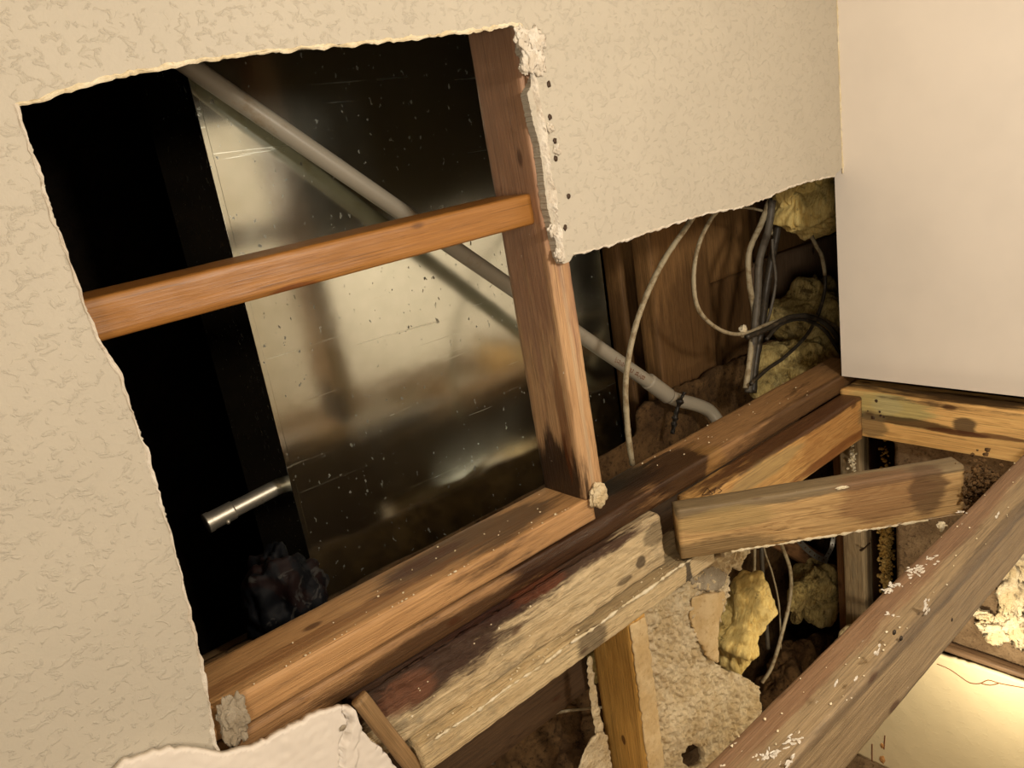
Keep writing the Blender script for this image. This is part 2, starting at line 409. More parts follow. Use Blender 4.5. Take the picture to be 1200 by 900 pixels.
# small dark screw holes beside it
for (px, py) in ((643, 99), (644, 137), (650, 165), (662, 267), (609, 38), (636, 46), (666, 230), (651, 186)):
    p = aty(YF, px, py); lump('screw_hole', p+Vector((0, -.0004, 0)), (.0028, .0012, .0034), M_INKD, int(px+py), wf, sub=2, a1=.4, a2=.3)
# right-hand wall: upper board, lower board, stud bay between
wr = st(link('wall_right', box_bm((XR, -1.6, .953), (XR+.0127, W+.004, 2.45)), M_PANEL))
st(link('wall_right', box_bm((XR, -1.6, 0), (XR+.0127, .335, .953)), M_PANEL))
wl = st(link('wall_right_lower', rough_sheet([(.337, 0), (W+.08, 0), (W+.08, .22), (W+.02, .350), (.70, .358), (.60, .36), (.5, .366), (.345, .362)], 0, .0127, .006, lambda x, z: .0005*hn((x, z, 0), 30)+.0003*hn((x, z, 0), 120), seed=3), M_LOWER, smooth=True))
wl.matrix_world = Matrix(((0, 1, 0, XR), (1, 0, 0, 0), (0, 0, 1, 0), (0, 0, 0, 1)))
wl.data.flip_normals()
bm = bmesh.new()
# corner bead seam
seam = tube_bm([(XR-.001, YF, z) for z in (1.36, 1.5, 1.7, 2.0, 2.44)], lambda t: .0016, 6, wob=1.5, n=40)
link('corner_caulk', seam, M_CRUMB, wr, True)['label'] = 'thin flaking caulk in the corner'
# cavity shell
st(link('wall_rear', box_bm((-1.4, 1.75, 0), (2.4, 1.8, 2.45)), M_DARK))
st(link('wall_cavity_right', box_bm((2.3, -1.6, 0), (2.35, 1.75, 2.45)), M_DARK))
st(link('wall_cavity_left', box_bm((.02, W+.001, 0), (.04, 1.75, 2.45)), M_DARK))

# ------------------------------------------------------------------ framing
def T(o, label, cat, group=None): return tag(o, label, cat, group)
mS = wood('stud_wood', (202, 160, 118), (160, 114, 74), [((.01, .05, .045), (.085, .06, .026), (44, 24, 14), .94), ((.13, .02, .03), (.10, .010, .05), (128, 70, 30), .6), ((.20, .0, .02), (.30, .006, .004), (232, 206, 170), .5), ((.36, 0, .012), (.012, .01, .010), (50, 34, 22), .95), ((.58, .05, .02), (.40, .08, .06), (170, 124, 104), .6)], .5, .5, .75)
lean = Matrix.Rotation(math.radians(-1.1), 4, 'Y')
stud = beam('wall_stud', mS, (.761, W, .9965), 1.43, .089, .040, lean @ UPR, 1)
T(stud, 'tall upright stud beside the sheet metal duct, its foot stained dark brown', 'stud')
# fibres of white paper stuck down the stud corner
for px, py in ((685, 540), (687, 555), (688, 570), (648, 380), (640, 340)):
    pass
mA = wood('plate_wood', (192, 146, 98), (150, 104, 62), [((.50, .05, .02), (.16, .05, .05), (66, 38, 20), .75), ((.42, .06, .04), (.06, .012, .05), (96, 50, 20), .8), ((.22, .03, .045), (.30, .012, .02), (150, 96, 52), .5)], .2, .5, .7, soot=.1)
A = beam('bottom_plate', mA, (.06, W, .9585), .675, .089, .038, None, 2)
T(A, 'upper bottom plate under the tall stud, clean orange wood darkening to its right end', 'plate')
mB = wood('sole_wood', (170, 128, 86), (122, 84, 52), [((.66, .03, .03), (.20, .09, .06), (56, 28, 14), .9), ((.42, -.01, .01), (.22, .03, .02), (58, 32, 18), .8), ((.80, .07, .035), (.10, .03, .03), (24, 16, 10), .9), ((.90, .02, .03), (.10, .05, .05), (52, 30, 18), .85), ((.98, .0, .0), (.03, .06, .06), (196, 150, 90), .7), ((1.30, 0, .015), (.30, .02, .03), (84, 58, 36), .75)], .25, .45, .8, soot=.35)  # pale patch and dark front beyond it are painted light and shadow
B = beam('sole_plate', mB, (.06, W+.002, .918), 1.54, .087, .0350, None, 3)
T(B, 'long plate running under the upper one to the corner, wet dark patch mid-way', 'plate')
# rotten rim board
def rot(x, y, z, nn):
    if nn.y > -.5: return 0
    edge = .030+.055*(x/.56)   # rotten upper part reaches lower on the left
    k = max(0, min(1, (z-edge)/.02))
    return -.010*k*(.6+.6*abs(hn((x, 0, z), 60, 2))) + .0035*hn((x*.6, 0, z*1.5), 55, 4)+.0016*hn((x*.5, 0, z), 160, 5)
mE = wood('rim_wood', (226, 200, 160), (186, 152, 108), [((.10, 0, .085), (.22, .05, .045), (62, 28, 15), .96), ((.34, 0, .094), (.22, .05, .020), (70, 34, 18), .95), ((.30, 0, .088), (.05, .05, .015), (124, 66, 36), .8), ((.06, 0, .060), (.05, .05, .02), (150, 96, 66), .6), ((.54, 0, .06), (.03, .05, .02), (96, 80, 56), .6), ((.50, 0, .03), (.012, .05, .012), (70, 52, 36), .8), ((.46, 0, .018), (.02, .05, .006), (80, 60, 40), .7)], .5, .7, .8, mould=.55, bump=.8)
Eb = beam('rim_board', mE, (.305, .760, .8285), .555, .105, .089, None, 4, face=rot, res=.0035)
T(Eb, 'pale mouldy rim board under the plates, rotted dark red-brown along its top left', 'board')
mG = wood('lower_plate_wood', (228, 200, 156), (186, 150, 104), [((.30, 0, .02), (.03, .03, .02), (80, 62, 44), .7), ((.53, 0, .0), (.008, .03, .05), (60, 44, 28), .9), ((.45, .02, .04), (.2, .04, .01), (140, 122, 92), .6)], .5, .7, .7, mould=.4, bump=.7)
G = beam('cripple_top_plate', mG, (.36, .738, .789), .60, .089, .038, None, 5, res=.004, face=lambda x, y, z, nn: .0012*hn((x, y, z), 90, 2))
T(G, 'thin pale plate with a bright front edge under the mouldy rim board', 'plate')
mH = wood('cripple_wood', (222, 170, 92), (186, 128, 58), [((.55, .045, .04), (.01, .005, .02), (110, 60, 30), .8), ((.40, .05, .04), (.008, .006, .02), (110, 60, 30), .8)], 0, .5, .6)
H = beam('cripple_stud', mH, (.782, .742, 0), .789, .089, .040, UPR, 6)
T(H, 'short upright stud below the mouldy rim board, clean orange side and whitened front', 'stud')
ge = link('splintered_edge', tube_bm([(x, -.0012, .0382+.0012*math.sin(x*55)) for x in [i*.02 for i in range(1, 29)]], .0014, 6, wob=2.2, n=6), M_CRUMB, G, True); ge['label'] = 'bright splintered front edge'
# plaster skin left on the front of the short stud
hs = link('plaster_skin', rough_sheet([(.7425, .30), (.781, .30), (.7815, .60), (.780, .783), (.7435, .785), (.7425, .5)], .741, .001, .003, lambda x, z: .0012+.0012*hn((x, z, 0), 90)+.0008*hn((x, z, 0), 260), seed=1), M_PAPER, H, True)
hs.matrix_parent_inverse = H.matrix_world.inverted(); hs['label'] = 'whitish plaster skin on the front'
# right-hand box frame
mC = wood('ledger_wood', (224, 176, 110), (172, 118, 62), [((.46, .0, .05), (.20, .06, .05), (150, 84, 36), .4), ((.45, .03, .092), (.45, .06, .009), (84, 48, 30), .92), ((.45, .0, .012), (.2, .03, .012), (130, 66, 26), .7), ((.58, 0, .05), (.05, .03, .04), (150, 132, 96), .6), ((.2, 0, .07), (.12, .03, .02), (200, 178, 124), .6)], .2, .5, .9, soot=.15)
Cb = beam('ledger_board', mC, (.925, .731, .829), .541, .0445, .091, None, 7)
T(Cb, 'bright-grained ledger board from the corner towards the gap, dark crevice above it', 'board')
YX = frame_from((0, -1, 0), (1, 0, 0))     # runs towards the camera, front faces -X
mD = wood('side_ledger_wood', (240, 190, 122), (206, 150, 86), [((0.0765, 0, .07), (.09, .02, .03), (216, 204, 136), .85), ((0.0915, 0, .075), (.03, .02, .02), (222, 214, 160), .6), ((0.1265, 0, .045), (.10, .02, .010), (74, 52, 34), .85), ((0.2365, 0, .055), (.022, .02, .014), (128, 102, 70), .95), ((0.2165, 0, .04), (.06, .02, .006), (100, 56, 28), .9), ((0.2965, 0, .044), (.05, .02, .005), (110, 62, 30), .8), ((0.0665, 0, .03), (.03, .02, .03), (140, 122, 88), .7), ((0.2465, .03, .091), (.4, .03, .008), (74, 52, 38), .9)], .15, .5, .8)
D = beam('side_ledger', mD, (1.468, .731, .833), .40, .075, .0965, YX, 8)
D.matrix_world = Matrix.Translation((1.468, .7755, .8335)) @ Matrix(((0, 1, 0, 0), (-1, 0, 0, 0), (0, 0, 1, 0), (0, 0, 0, 1)))
T(D, 'ledger board under the smooth white wall, orange wood with yellow mould and brown spots', 'board')
for k, (x, z, r) in enumerate(((.028, .082, .003), (.034, .060, .0022), (.036, .052, .0026), (.020, .045, .0035), (.010, .058, .0014), (.042, .050, .002))):
    n = lump('nail_hole', (x+.0465, -.0006, z), (r, .0010, r), M_INKD, k, D, sub=2, a1=.3, a2=.1)
mF = wood('brace_wood', (212, 172, 118), (160, 118, 72), [((.20, 0, .089), (.5, .08, .016), (128, 116, 92), .8), ((.05, 0, .012), (.12, .04, .018), (112, 96, 66), .6), ((.33, 0, .06), (.08, .03, .05), (150, 104, 68), .6), ((.40, 0, .06), (.03, .03, .06), (120, 90, 62), .8), ((.08, 0, .06), (.08, .03, .02), (206, 178, 118), .6)], .3, .55, .9, soot=.25)  # darker lower-left patch is a shadow painted into the wood
pa = Vector((.876, .738, .8345)); pb = Vector((1.236, .454, .8325)); fdir = pb-pa
FR = frame_from(fdir, (-fdir.y, fdir.x, 0))
Fb = beam('diagonal_brace', mF, pa, fdir.length, .038, .087, FR, 9)
T(Fb, 'grey-topped diagonal brace crossing the box frame from the gap to the front beam', 'brace')
# chipped bright lower edge and splinters of the brace
sp = link('splintered_edge', tube_bm([(x, -.0008, .0015+.0006*math.sin(x*70)) for x in [i*.02 for i in range(4, 21)]], .0016, 6, wob=1.8, n=6), M_CRUMB, Fb, True)
ch = lump('chipped_spot', (.262, -.0005, .082), (.010, .0012, .0028), M_CRUMB, 3, Fb, sub=3, a1=.5); ch['label'] = 'pale chip near the top edge'
mJ = wood('front_beam_wood', (160, 134, 100), (116, 92, 66), [((.62, .055, .081), (.62, .028, .03), (138, 84, 54), .55), ((.80, 0, .075), (.7, .012, .010), (70, 50, 36), .55), ((.45, .02, .03), (.03, .02, .02), (84, 62, 46), .7), ((.95, .0, .07), (.02, .02, .012), (60, 42, 30), .9)], .85, .5, .7, spec=.5)
J = beam('front_beam', mJ, (.30, .343, .834), 1.155, .058, .081, None, 10)
T(J, 'heavy grey-brown beam nearest the camera at lower right, reddish on top with plaster smears', 'beam')
def smear(p, r, n, flat, seed, parent):
    """a patch of small torn plaster flakes as one smear; flat = axis it lies against"""
    rnd = random.Random(seed); bm = bmesh.new()
    for i in range(n):
        g = bmesh.ops.create_icosphere(bm, subdivisions=1, radius=1)
        c = Vector([rnd.gauss(0, r[k]*.5) for k in range(3)]); c[flat] = 0
        e = [rnd.uniform(.0012, .0048), rnd.uniform(.0008, .0022), rnd.uniform(.0008, .0030)]; e[flat] = .0007
        M = Matrix.Rotation(rnd.uniform(-.9, .9), 3, 'XYZ'[flat])
        for v in g['verts']:
            k = rnd.uniform(.5, 1.3); v.co = M @ Vector((v.co.x*e[0]*k, v.co.y*e[1]*k, v.co.z*e[2]*k))+c
    o = link('plaster_smear', bm, M_WHITE, parent); o.location = p-parent.location; return o
for k, (px, py, rx, n) in enumerate(((1072, 668, .018, 34), (1045, 690, .018, 26), (1090, 655, .010, 12), (905, 885, .014, 22), (928, 866, .008, 10), (1042, 718, .004, 4), (1125, 600, .005, 5), (1000, 640, .0, 0))):
    if n: smear(atz(.9158, px, py), (rx, .009, 0), n, 2, k, J)
for k, (px, py, rx, rz, n) in enumerate(((1085, 712, .007, .010, 26), (1168, 605, .006, .004, 9), (1003, 795, .003, .003, 4), (980, 800, .003, .002, 4), (925, 893, .006, .004, 8), (1030, 760, .010, .004, 7))):
    smear(aty(.3422, px, py), (rx, 0, rz), n, 1, k+30, J)
for k, (px, py) in enumerate(((1048, 741), (1115, 726), (1056, 748))):
    p = aty(.343, px, py); lump('nail_head', p-J.location, (.003, .0016, .003), M_NAIL, k, J, sub=2, a1=.1, a2=.05)
# blocking
mO = wood('blocking_wood', (156, 104, 48), (136, 84, 34), [((.30, .0, .0), (.03, .03, .006), (130, 66, 28), .7)], .1, .42, .55, bump=.12, spec=.5)
p0 = Vector((.06, .79, 1.388)); p1 = Vector((.712, .79, 1.401))
Bk = beam('wall_blocking', mO, p0, (p1-p0).length, .082, .040, frame_from(p1-p0, (0, 1, 0)), 11)
T(Bk, 'smooth orange horizontal blocking across the opening, butting the tall stud', 'blocking')
mBlk = wood('added_backing_wood', (92, 68, 46), (62, 44, 30), [], 0, .7, .6, soot=.4)  # for two added boards that keep lit things below out of the duct's reflection
T(beam('added_backing', mBlk, (.06, .868, .60), .70, .02, .354, None, 51, res=.015), 'added dark board blocking reflected light behind the plates, left of the short stud', 'joist')
T(beam('added_backing', mBlk, (.765, .868, .785), .70, .02, .135, None, 52, res=.015), 'added narrow dark board blocking reflected light behind the long plate, right of the short stud', 'joist')
mK = wood('lath_wood', (156, 122, 84), (116, 86, 54), [], .3, .6, .6)
k0 = aty(.748, 416, 828); k1 = aty(.748, 500, 935)
K = beam('wood_lath', mK, k0, (k1-k0).length, .010, .020, frame_from(k1-k0, (0, 1, 0)), 12)
T(K, 'thin brown wood strip sloping down beside the torn white board at bottom left', 'strip')
# plain stud hidden behind the left side of the cut, carrying the blocking
S2 = beam('wall_stud', mA, (.10, W, .9965), 1.43, .089, .040, UPR, 13)
T(S2, 'stud standing behind the left cut edge of the textured wall', 'stud')

# plaster nub at the foot of the stud, crumbs on timber
nub = lump('plaster_nub', aty(W-.006, 701, 580), (.016, .006, .018), M_GYP, 5, None, sub=5, a1=.3, a2=.10)
T(nub, 'crumbly plaster nub stuck at the foot of the tall stud', 'plaster')
grey = lump('plaster_remnant', aty(YF+.006, 274, 845), (.014, .006, .026), M_GREYPLASTER, 8, None, sub=5, a1=.5, a2=.12)
T(grey, 'grey plaster remnant at the lower left corner of the opening', 'plaster')
# torn board, lower left
Lp = [xz(.752, *p) for p in ((262, 884), (290, 880), (330, 860), (360, 842), (400, 828), (412, 830), (424, 853), (430, 862), (448, 880), (470, 905), (520, 960), (200, 1100), (60, 960), (150, 892), (200, 878))]
Lb = link('torn_drywall', rough_sheet(Lp, .752, .009, .0025, lambda x, z: .002*hn((x, z, 0), 22)+.0008*hn((x, z, 0), 120)-(.009 if abs((x-.262)-(z-.86)*.45+.010*hn((x, z, 0), 60)) < .0026 else 0)+(.006 if 0 < (x-.262)-(z-.86)*.45+.010*hn((x, z, 0), 60) < .02 else 0), seed=6), M_PANEL, None, True)
T(rebase(Lb), 'torn cracked white board piece at bottom left below the plates', 'drywall')
# short-wall board, torn
Ip = [xz(.79, *p) for p in ((752, 715), (800, 688), (835, 655), (860, 640), (885, 636), (872, 655), (866, 668), (858, 664), (852, 672), (853, 700), (843, 722), (837, 745), (835, 775), (850, 786), (870, 792), (889, 806), (890, 835), (884, 860), (872, 880), (850, 925), (800, 960), (780, 960))]
Ih = [[xz(.79, 812+13*math.cos(a), 887+15*math.sin(a)) for a in [k*.7 for k in range(9)]]]
def rough_disp(x, z): return .005*hn((x, z, 0), 20)+.013*abs(hn((x, z, 0), 60))+.007*hn((x, z, 0), 150)+.003*hn((x, z, 0), 330)
Ib = link('torn_drywall', rough_sheet(Ip, .79, .010, .0022, rough_disp, Ih, seed=2), M_GYP, None, True)
T(rebase(Ib), 'rough tan torn board beside the short stud with a ragged right edge', 'drywall')
# curled paper flap
def flap(name, pts, y, mat, bulge, seed):
    bm = rough_sheet([xz(y, *p) for p in pts], y, .0012, .0022, lambda x, z: bulge(x, z), seed=seed)
    return link(name, bm, mat, None, True)
fl = flap('paper_flap', ((812, 700), (828, 694), (850, 694), (852, 706), (840, 722), (836, 745), (837, 775), (828, 770), (816, 745), (810, 725)), .782, M_PAPER, lambda x, z: .010*math.sin((x-.95)*40)+.002*hn((x, z, 0), 40), 4)
fl.parent = Ib; fl.matrix_parent_inverse = Matrix.Translation(-Ib.location); fl['label'] = 'curled cream paper flap'
g2 = flap('bare_patch', ((812, 668), (838, 664), (852, 672), (848, 690), (830, 694), (812, 688), (808, 678)), .786, M_GREYPLASTER, lambda x, z: .004*hn((x, z, 0), 30), 5)
g2.parent = Ib; g2.matrix_parent_inverse = Matrix.Translation(-Ib.location)
# torn scraps left of the short stud
rs = flap('torn_drywall', ((688, 770), (693, 768), (697, 800), (703, 835), (711, 870), (716, 900), (705, 905), (700, 870), (694, 835), (690, 800)), .80, M_GYP, lambda x, z: .004*hn((x, z, 0), 80), 7)
T(rebase(rs), 'narrow ragged plaster strip clinging to the left of the short stud', 'drywall')
rs2 = flap('torn_drywall', ((676, 905), (690, 870), (700, 858), (712, 862), (722, 930), (700, 960)), .795, M_GYP, lambda x, z: .005*hn((x, z, 0), 40), 8)
T(rebase(rs2), 'curled plaster scrap low beside the foot of the short stud', 'drywall')

# ------------------------------------------------------------------ duct, pipes
def thing(name, loc, label, cat, group=None):
    o = bpy.data.objects.new(name, None); o.empty_display_size = .05; COL.objects.link(o); o.location = loc
    return tag(o, label, cat, group)
def P(name, bm, mat, parent, smooth=False, label=None):
    o = link(name, bm, mat, parent, smooth); o.matrix_parent_inverse = Matrix.Translation(-parent.location)
    if label: o['label'] = label
    return o
YD = 1.18
xl = aty(YD, 300, 400).x; xr = aty(YD, 716, 400).x
duct = thing('sheet_metal_duct', ((xl+xr)/2, YD+.12, .1), 'large galvanised sheet metal duct behind the opening', 'duct')
bm = box_bm((xl, YD, .1), (xr, YD+.22, 2.44), .0015)
P('duct_body', bm, M_GALV, duct)
P('seam', box_bm((xl-.003, YD-.002, .1), (xl+.006, YD+.004, 2.44), .001), M_GALV, duct, label='folded edge seam')
# white plastic pipe crossing in front of the duct
pp = [aty(1.163, 175, 45), aty(1.16, 225, 80), aty(1.14, 345, 160), aty(1.12, 480, 250), aty(1.10, 600, 332), aty(1.08, 700, 402), aty(1.06, 775, 458)]
pipe = thing('plastic_pipe', pp[-1], 'white plastic pipe slanting behind the blocking and the tall stud', 'pipe')
P('pipe_run', tube_bm([pp[0], pp[0].lerp(pp[-1], .5), pp[-1]], .0145, 20), M_PIPE, pipe, True)
pe = [pp[-1]-(pp[-1]-pp[-2])*.22, pp[-1]+(pp[-1]-pp[-2])*.12]
P('coupling', tube_bm([pe[0], (pe[0]+pe[1])/2, pe[1]], .0175, 20), M_PIPE, pipe, True, 'wider joining collar')
P('pipe_elbow', tube_bm([pe[1], aty(1.05, 795, 469), aty(1.045, 815, 474), aty(1.04, 832, 482), aty(1.03, 845, 500)], .0150, 18), M_PIPE, pipe, True)
P('hanger_strap', tube_bm([aty(1.02, 802, 460), aty(1.02, 797, 470), aty(1.025, 792, 486), aty(1.03, 788, 508)], .005, 6, wob=1.0), M_BLACK, pipe, True, 'black twisted strap around the pipe')
# faint print on the pipe: small raised dashes
pd = nrm(pp[-1]-pp[0]); side = nrm(pd.cross(nrm(CAM-pp[5]))); view = nrm(CAM-pp[5]-pd*(CAM-pp[5]).dot(pd))
bm = bmesh.new(); random.seed(3)
for i in range(26):
    t = .30+i*.0052; c = pp[-1]+(pp[0]-pp[-1])*(t*.62-.12)
    if i in (8, 9, 15): continue
    a = random.uniform(-.15, .15)
    q = c+(view*math.cos(a)+side*math.sin(a))*.0147; L = .0016; hgt = .0036
    ax = nrm(side*math.cos(a)-view*math.sin(a))
    for d0, d1, e0, e1 in random.choice([((-L, -L*.5, -hgt, hgt), (-L, L, hgt*.6, hgt)), ((-L*.3, L*.3, -hgt, hgt),), ((-L, L, -hgt, -hgt*.5), (-L, L, hgt*.5, hgt), (L*.4, L, -hgt, hgt))]):
        vs = [bm.verts.new(q+pd*d+ax*e) for d, e in ((d0, e0), (d1, e0), (d1, e1), (d0, e1))]; bm.faces.new(vs)
P('printed_marking', bm, M_INK, pipe, False, 'faint red-brown printed line')
# short chrome stub
c0 = aty(1.24, 243, 613); c1 = aty(1.24, 330, 568); c1 = c0+(c1-c0)*((xl-c0.x)/(c1.x-c0.x))
stub = thing('chrome_pipe', c1, 'short shiny chrome pipe stub poking out left of the duct', 'pipe')
dd = nrm(c1-c0)
P('pipe_run', tube_bm([c0+dd*.03, (c0+c1)/2, c1+dd*.01], .0135, 18), M_CHROME, stub, True)
P('collar', tube_bm([c0, c0+dd*.016, c0+dd*.045], .0155, 18), M_CHROME, stub, True)
P('ring', tube_bm([c0-dd*.002, c0+dd*.001, c0+dd*.006], .0168, 18), M_CHROME, stub, True)
lump('screw', c0+dd*.028+Vector((0, -.012, -.010))-stub.location, (.004, .004, .004), M_CHROME, 2, stub, sub=2, a1=0, a2=0)
# dim vertical pipe in the dark left of the duct
v0 = aty(1.46, 312, 600); v1 = aty(1.46, 180, 120)
vp = link('vertical_pipe', tube_bm([Vector((v0.x, 1.46, .0)), Vector((v0.x, 1.46, 1.0)), Vector((v1.x, 1.46, 2.44))], .016, 20), plain('dull_grey_pipe', (44, 42, 38), .6, 0, .3), None, True)
T(rebase(vp), 'dim grey vertical pipe in the dark left of the duct', 'pipe')
# crumpled plastic bag at the bottom of the dark bay
bagm = NT('crumpled_bag'); bn = bagm.noise(9, None, 4, .6, 1.0)
bc = bagm.mix(bagm.ramp(bn, .42, .5), lin((26, 12, 11)), lin((13, 15, 20))); bc = bagm.mix(bagm.ramp(bagm.noise(22, None, 3, .6, 1.5), .58, .64), bc, lin((60, 58, 56)))
bagm = bagm.out(bc, .65, spec=.2)
bag = lump('plastic_bag', aty(1.10, 335, 705), (.062, .05, .085), bagm, 12, None, sub=5, a1=.3, a2=.07)
T(bag, 'dark crumpled plastic bag with pale streaks behind the plate, in the dark bay', 'bag')
sh = beam('shelf_board', mK, (.045, 1.0, .80), .42, .2, .02, None, 30, res=.02)
T(sh, 'hidden rough board under the crumpled bag in the dark bay', 'board')

# ------------------------------------------------------------------ right-hand cavity
mW = wood('back_board_wood', (158, 116, 72), (112, 78, 44), [((.5, 0, .05), (.2, .05, .2), (80, 54, 32), .5)], 0, .65, .8, soot=.25)
mW2 = wood('pink_board_wood', (176, 142, 112), (134, 100, 72), [], 0, .65, .6, soot=.3)
def back_board(px0, px1, pyref, y, name, mat, z0, z1, label, dep=.035, seed=0):
    a = aty(y, px0, pyref).x; b = aty(y, px1, pyref).x
    o = beam(name, mat, (b, y, z0), z1-z0, dep, b-a, UPR, seed, res=.012)
    return T(o, label, 'board')
back_board(736, 770, 400, 1.22, 'wall_stud', mW, .5, 2.44, 'narrow dim stud right behind the white pipe, beside the duct', .05, 21)['category'] = 'stud'
back_board(772, 838, 400, 1.115, 'jack_stud', mW, .5, 2.44, 'wide brown stud with knots behind the curving white cable', .05, 22)['category'] = 'stud'
z1 = aty(1.17, 850, 326).z
back_board(828, 884, 400, 1.17, 'header_block', mW, .5, z1-.001, 'brown block below the saw joint, left of the cable bundle', .05, 23)
back_board(826, 882, 300, 1.172, 'header_block', mW, z1+.001, 2.44, 'brown block above the saw joint, left of the cable bundle', .05, 24)
back_board(884, 1080, 330, 1.20, 'back_board', mW2, aty(1.20, 940, 360).z-.12, aty(1.20, 940, 290).z, 'stained pinkish board between the two insulation lumps', .03, 25)
back_board(890, 1100, 330, 1.24, 'back_board', mW, .0, 2.44, 'dark board at the very back behind the insulation', .03, 26)
# brown sheathing of the lower bay, top raised to block the lamp's duct reflection
shb = link('back_sheathing', rough_sheet([(.05, .0), (2.25, 0), (2.25, .93), (1.2, .93), (1.2, .865), (.05, .865)], 1.09, .012, .012, lambda x, z: .02*hn((x, z, 0), 9)+.008*hn((x, z, 0), 40), seed=9), M_DIRT, None, True)
T(rebase(shb), 'dirt-caked brown sheathing at the back of the lower bay', 'board')

def insul(px, py, y, r, mat, label, seed, rot=0.0, sub=5, **k):
    o = link('insulation_batt', wool_bm(r, seed, sub, rot), mat, None, True); o.location = aty(y, px, py)
    return T(o, label, 'insulation')
insul(950, 230, .95, (.125, .05, .075), M_WOOL, 'bright yellow insulation tuft hanging under the textured wall by the white wall', 31, .2, 6)
insul(952, 372, 1.06, (.17, .05, .075), M_WOOL2, 'yellow-grey insulation lump behind the crossing cables, above the sole plate', 32, .1, 6)
insul(938, 425, 1.0, (.17, .05, .06), M_WOOL2, 'mouldy insulation lump just behind the sole plate near the corner', 33, 0, 6)
insul(868, 732, .865, (.066, .03, .085), M_WOOL, 'bright yellow insulation tuft showing through the ragged torn board', 34, .35, 6)
insul(952, 698, .98, (.12, .04, .07), M_WOOL2, 'dim yellow insulation with a black spot, right of the lower cables', 35, .3, 6)
insul(940, 800, .97, (.17, .05, .13), M_DIRT, 'blackened insulation mass behind the front beam', 36, .2, 6)
insul(615, 905, 1.0, (.20, .06, .12), M_DIRT, 'dirty brown insulation heap under the thin plate, left of the short stud', 37, -.2, 6)
insul(672, 800, 1.03, (.03, .02, .07), M_WOOL2, 'dim tuft of insulation high in the bay left of the short stud', 38, 0, 4)

# cables
def cable(P_, r, mat, label, grp=None, seg=8, wob=.12, name='cable'):
    o = link(name, tube_bm([aty(y, px, py) for px, py, y in P_], r, seg, n=12, wob=wob), mat, None, True)
    return T(rebase(o), label, 'cable', grp)
cable(((830, 225, .92), (812, 255, .92), (775, 310, .92), (747, 375, .92), (734, 440, .92), (735, 495, .92), (741, 545, .92)), .0052, M_CABLE_W, 'thick white cable curving down in front of the pipe')
cable(((850, 238, .93), (833, 257, .93), (818, 290, .93), (813, 330, .93), (820, 365, .93), (845, 387, .93), (872, 391, .93), (905, 378, .94), (945, 369, .95), (972, 378, .95), (1000, 400, .95)), .0042, M_CABLE_W, 'white cable hanging in a wide loop between the boards and the bundle')
cable(((868, 243, .98), (885, 245, .98), (900, 252, .98), (905, 275, .99)), .003, M_CABLE_W, 'thin white cable end at the top of the bundle')
cable(((902, 235, .97), (892, 262, .97), (878, 295, .97), (878, 330, .97), (884, 370, .97), (880, 410, .96), (874, 455, .95)), .0065, M_CABLE_W, 'pale cable on the left side of the dark bundle')
cable(((905, 235, .96), (900, 270, .96), (890, 305, .96), (888, 345, .96), (884, 390, .96), (880, 425, .96), (877, 460, .95)), .0085, M_CABLE_G, 'thick grey cable in the middle of the bundle')
cable(((915, 240, .98), (910, 275, .98), (903, 310, .98), (897, 345, .98), (893, 380, .97), (886, 420, .97), (882, 460, .96)), .0085, M_CABLE_D, 'dark cable on the right side of the bundle')
cable(((905, 280, .97), (906, 300, .97), (909, 325, .97), (906, 350, .97), (898, 378, .97), (880, 398, .97), (878, 430, .97), (880, 460, .96)), .0035, M_CABLE_G, 'thin grey cable bulging right of the bundle')
cable(((946, 262, .95), (953, 280, .95), (964, 303, .95), (967, 335, .95), (960, 365, .95), (945, 393, .95), (920, 418, .94), (900, 432, .94), (880, 450, .93)), .0042, M_CABLE_D, 'black cable with a white top arcing down from the yellow tuft')
cable(((875, 395, .92), (900, 385, .92), (925, 372, .92), (948, 371, .92), (968, 380, .92), (985, 400, .92), (1010, 440, .92)), .0058, M_CABLE_D, 'thick dark cable arching from the bundle to the corner')
cable(((898, 398, .93), (915, 380, .93), (940, 374, .93), (965, 386, .93), (982, 410, .93), (1000, 440, .93)), .0045, M_CABLE_D, 'second dark cable beneath the arch by the corner')
cable(((950, 275, .945), (957, 289, .945), (963, 300, .945), (967, 322, .945)), .0047, M_CABLE_W, 'white-painted length on the arcing cable below the yellow tuft')
tie = lump('cable_tie', aty(.935, 871, 388), (.008, .006, .011), M_CRUMB, 3, None, sub=3, a1=.6, a2=.3)
T(tie, 'white clip where the loop crosses the cable bundle', 'clip')
cable(((884, 600, .97), (884, 650, .97), (883, 700, .97)), .0042, M_CABLE_W, 'short straight cable leftmost below the diagonal brace')
cable(((891, 600, .99), (893, 660, .99), (897, 715, .99), (900, 760, .99)), .0052, M_CABLE_G, 'greyish cable second from left below the diagonal brace')
cable(((890, 610, .94), (896, 645, .94), (905, 672, .94), (913, 710, .94), (915, 760, .94)), .0022, M_CABLE_W, 'thin bright wire below the diagonal brace')
cable(((905, 600, .92), (916, 638, .92), (926, 668, .92), (926, 700, .92), (917, 740, .92), (905, 780, .92), (893, 800, .93)), .0045, M_CABLE_W, 'long pale cable bowing right below the diagonal brace')
cable(((571, 877, .92), (590, 862, .92), (620, 847, .92), (655, 835, .92), (692, 830, .93), (730, 828, .94)), .0026, M_CABLE_W, 'pale wire crossing the bay left of the short stud')
cable(((525, 885, .92), (550, 893, .92), (580, 895, .92)), .0018, M_CABLE_G, 'dim wire low in the bay beside the pale one')
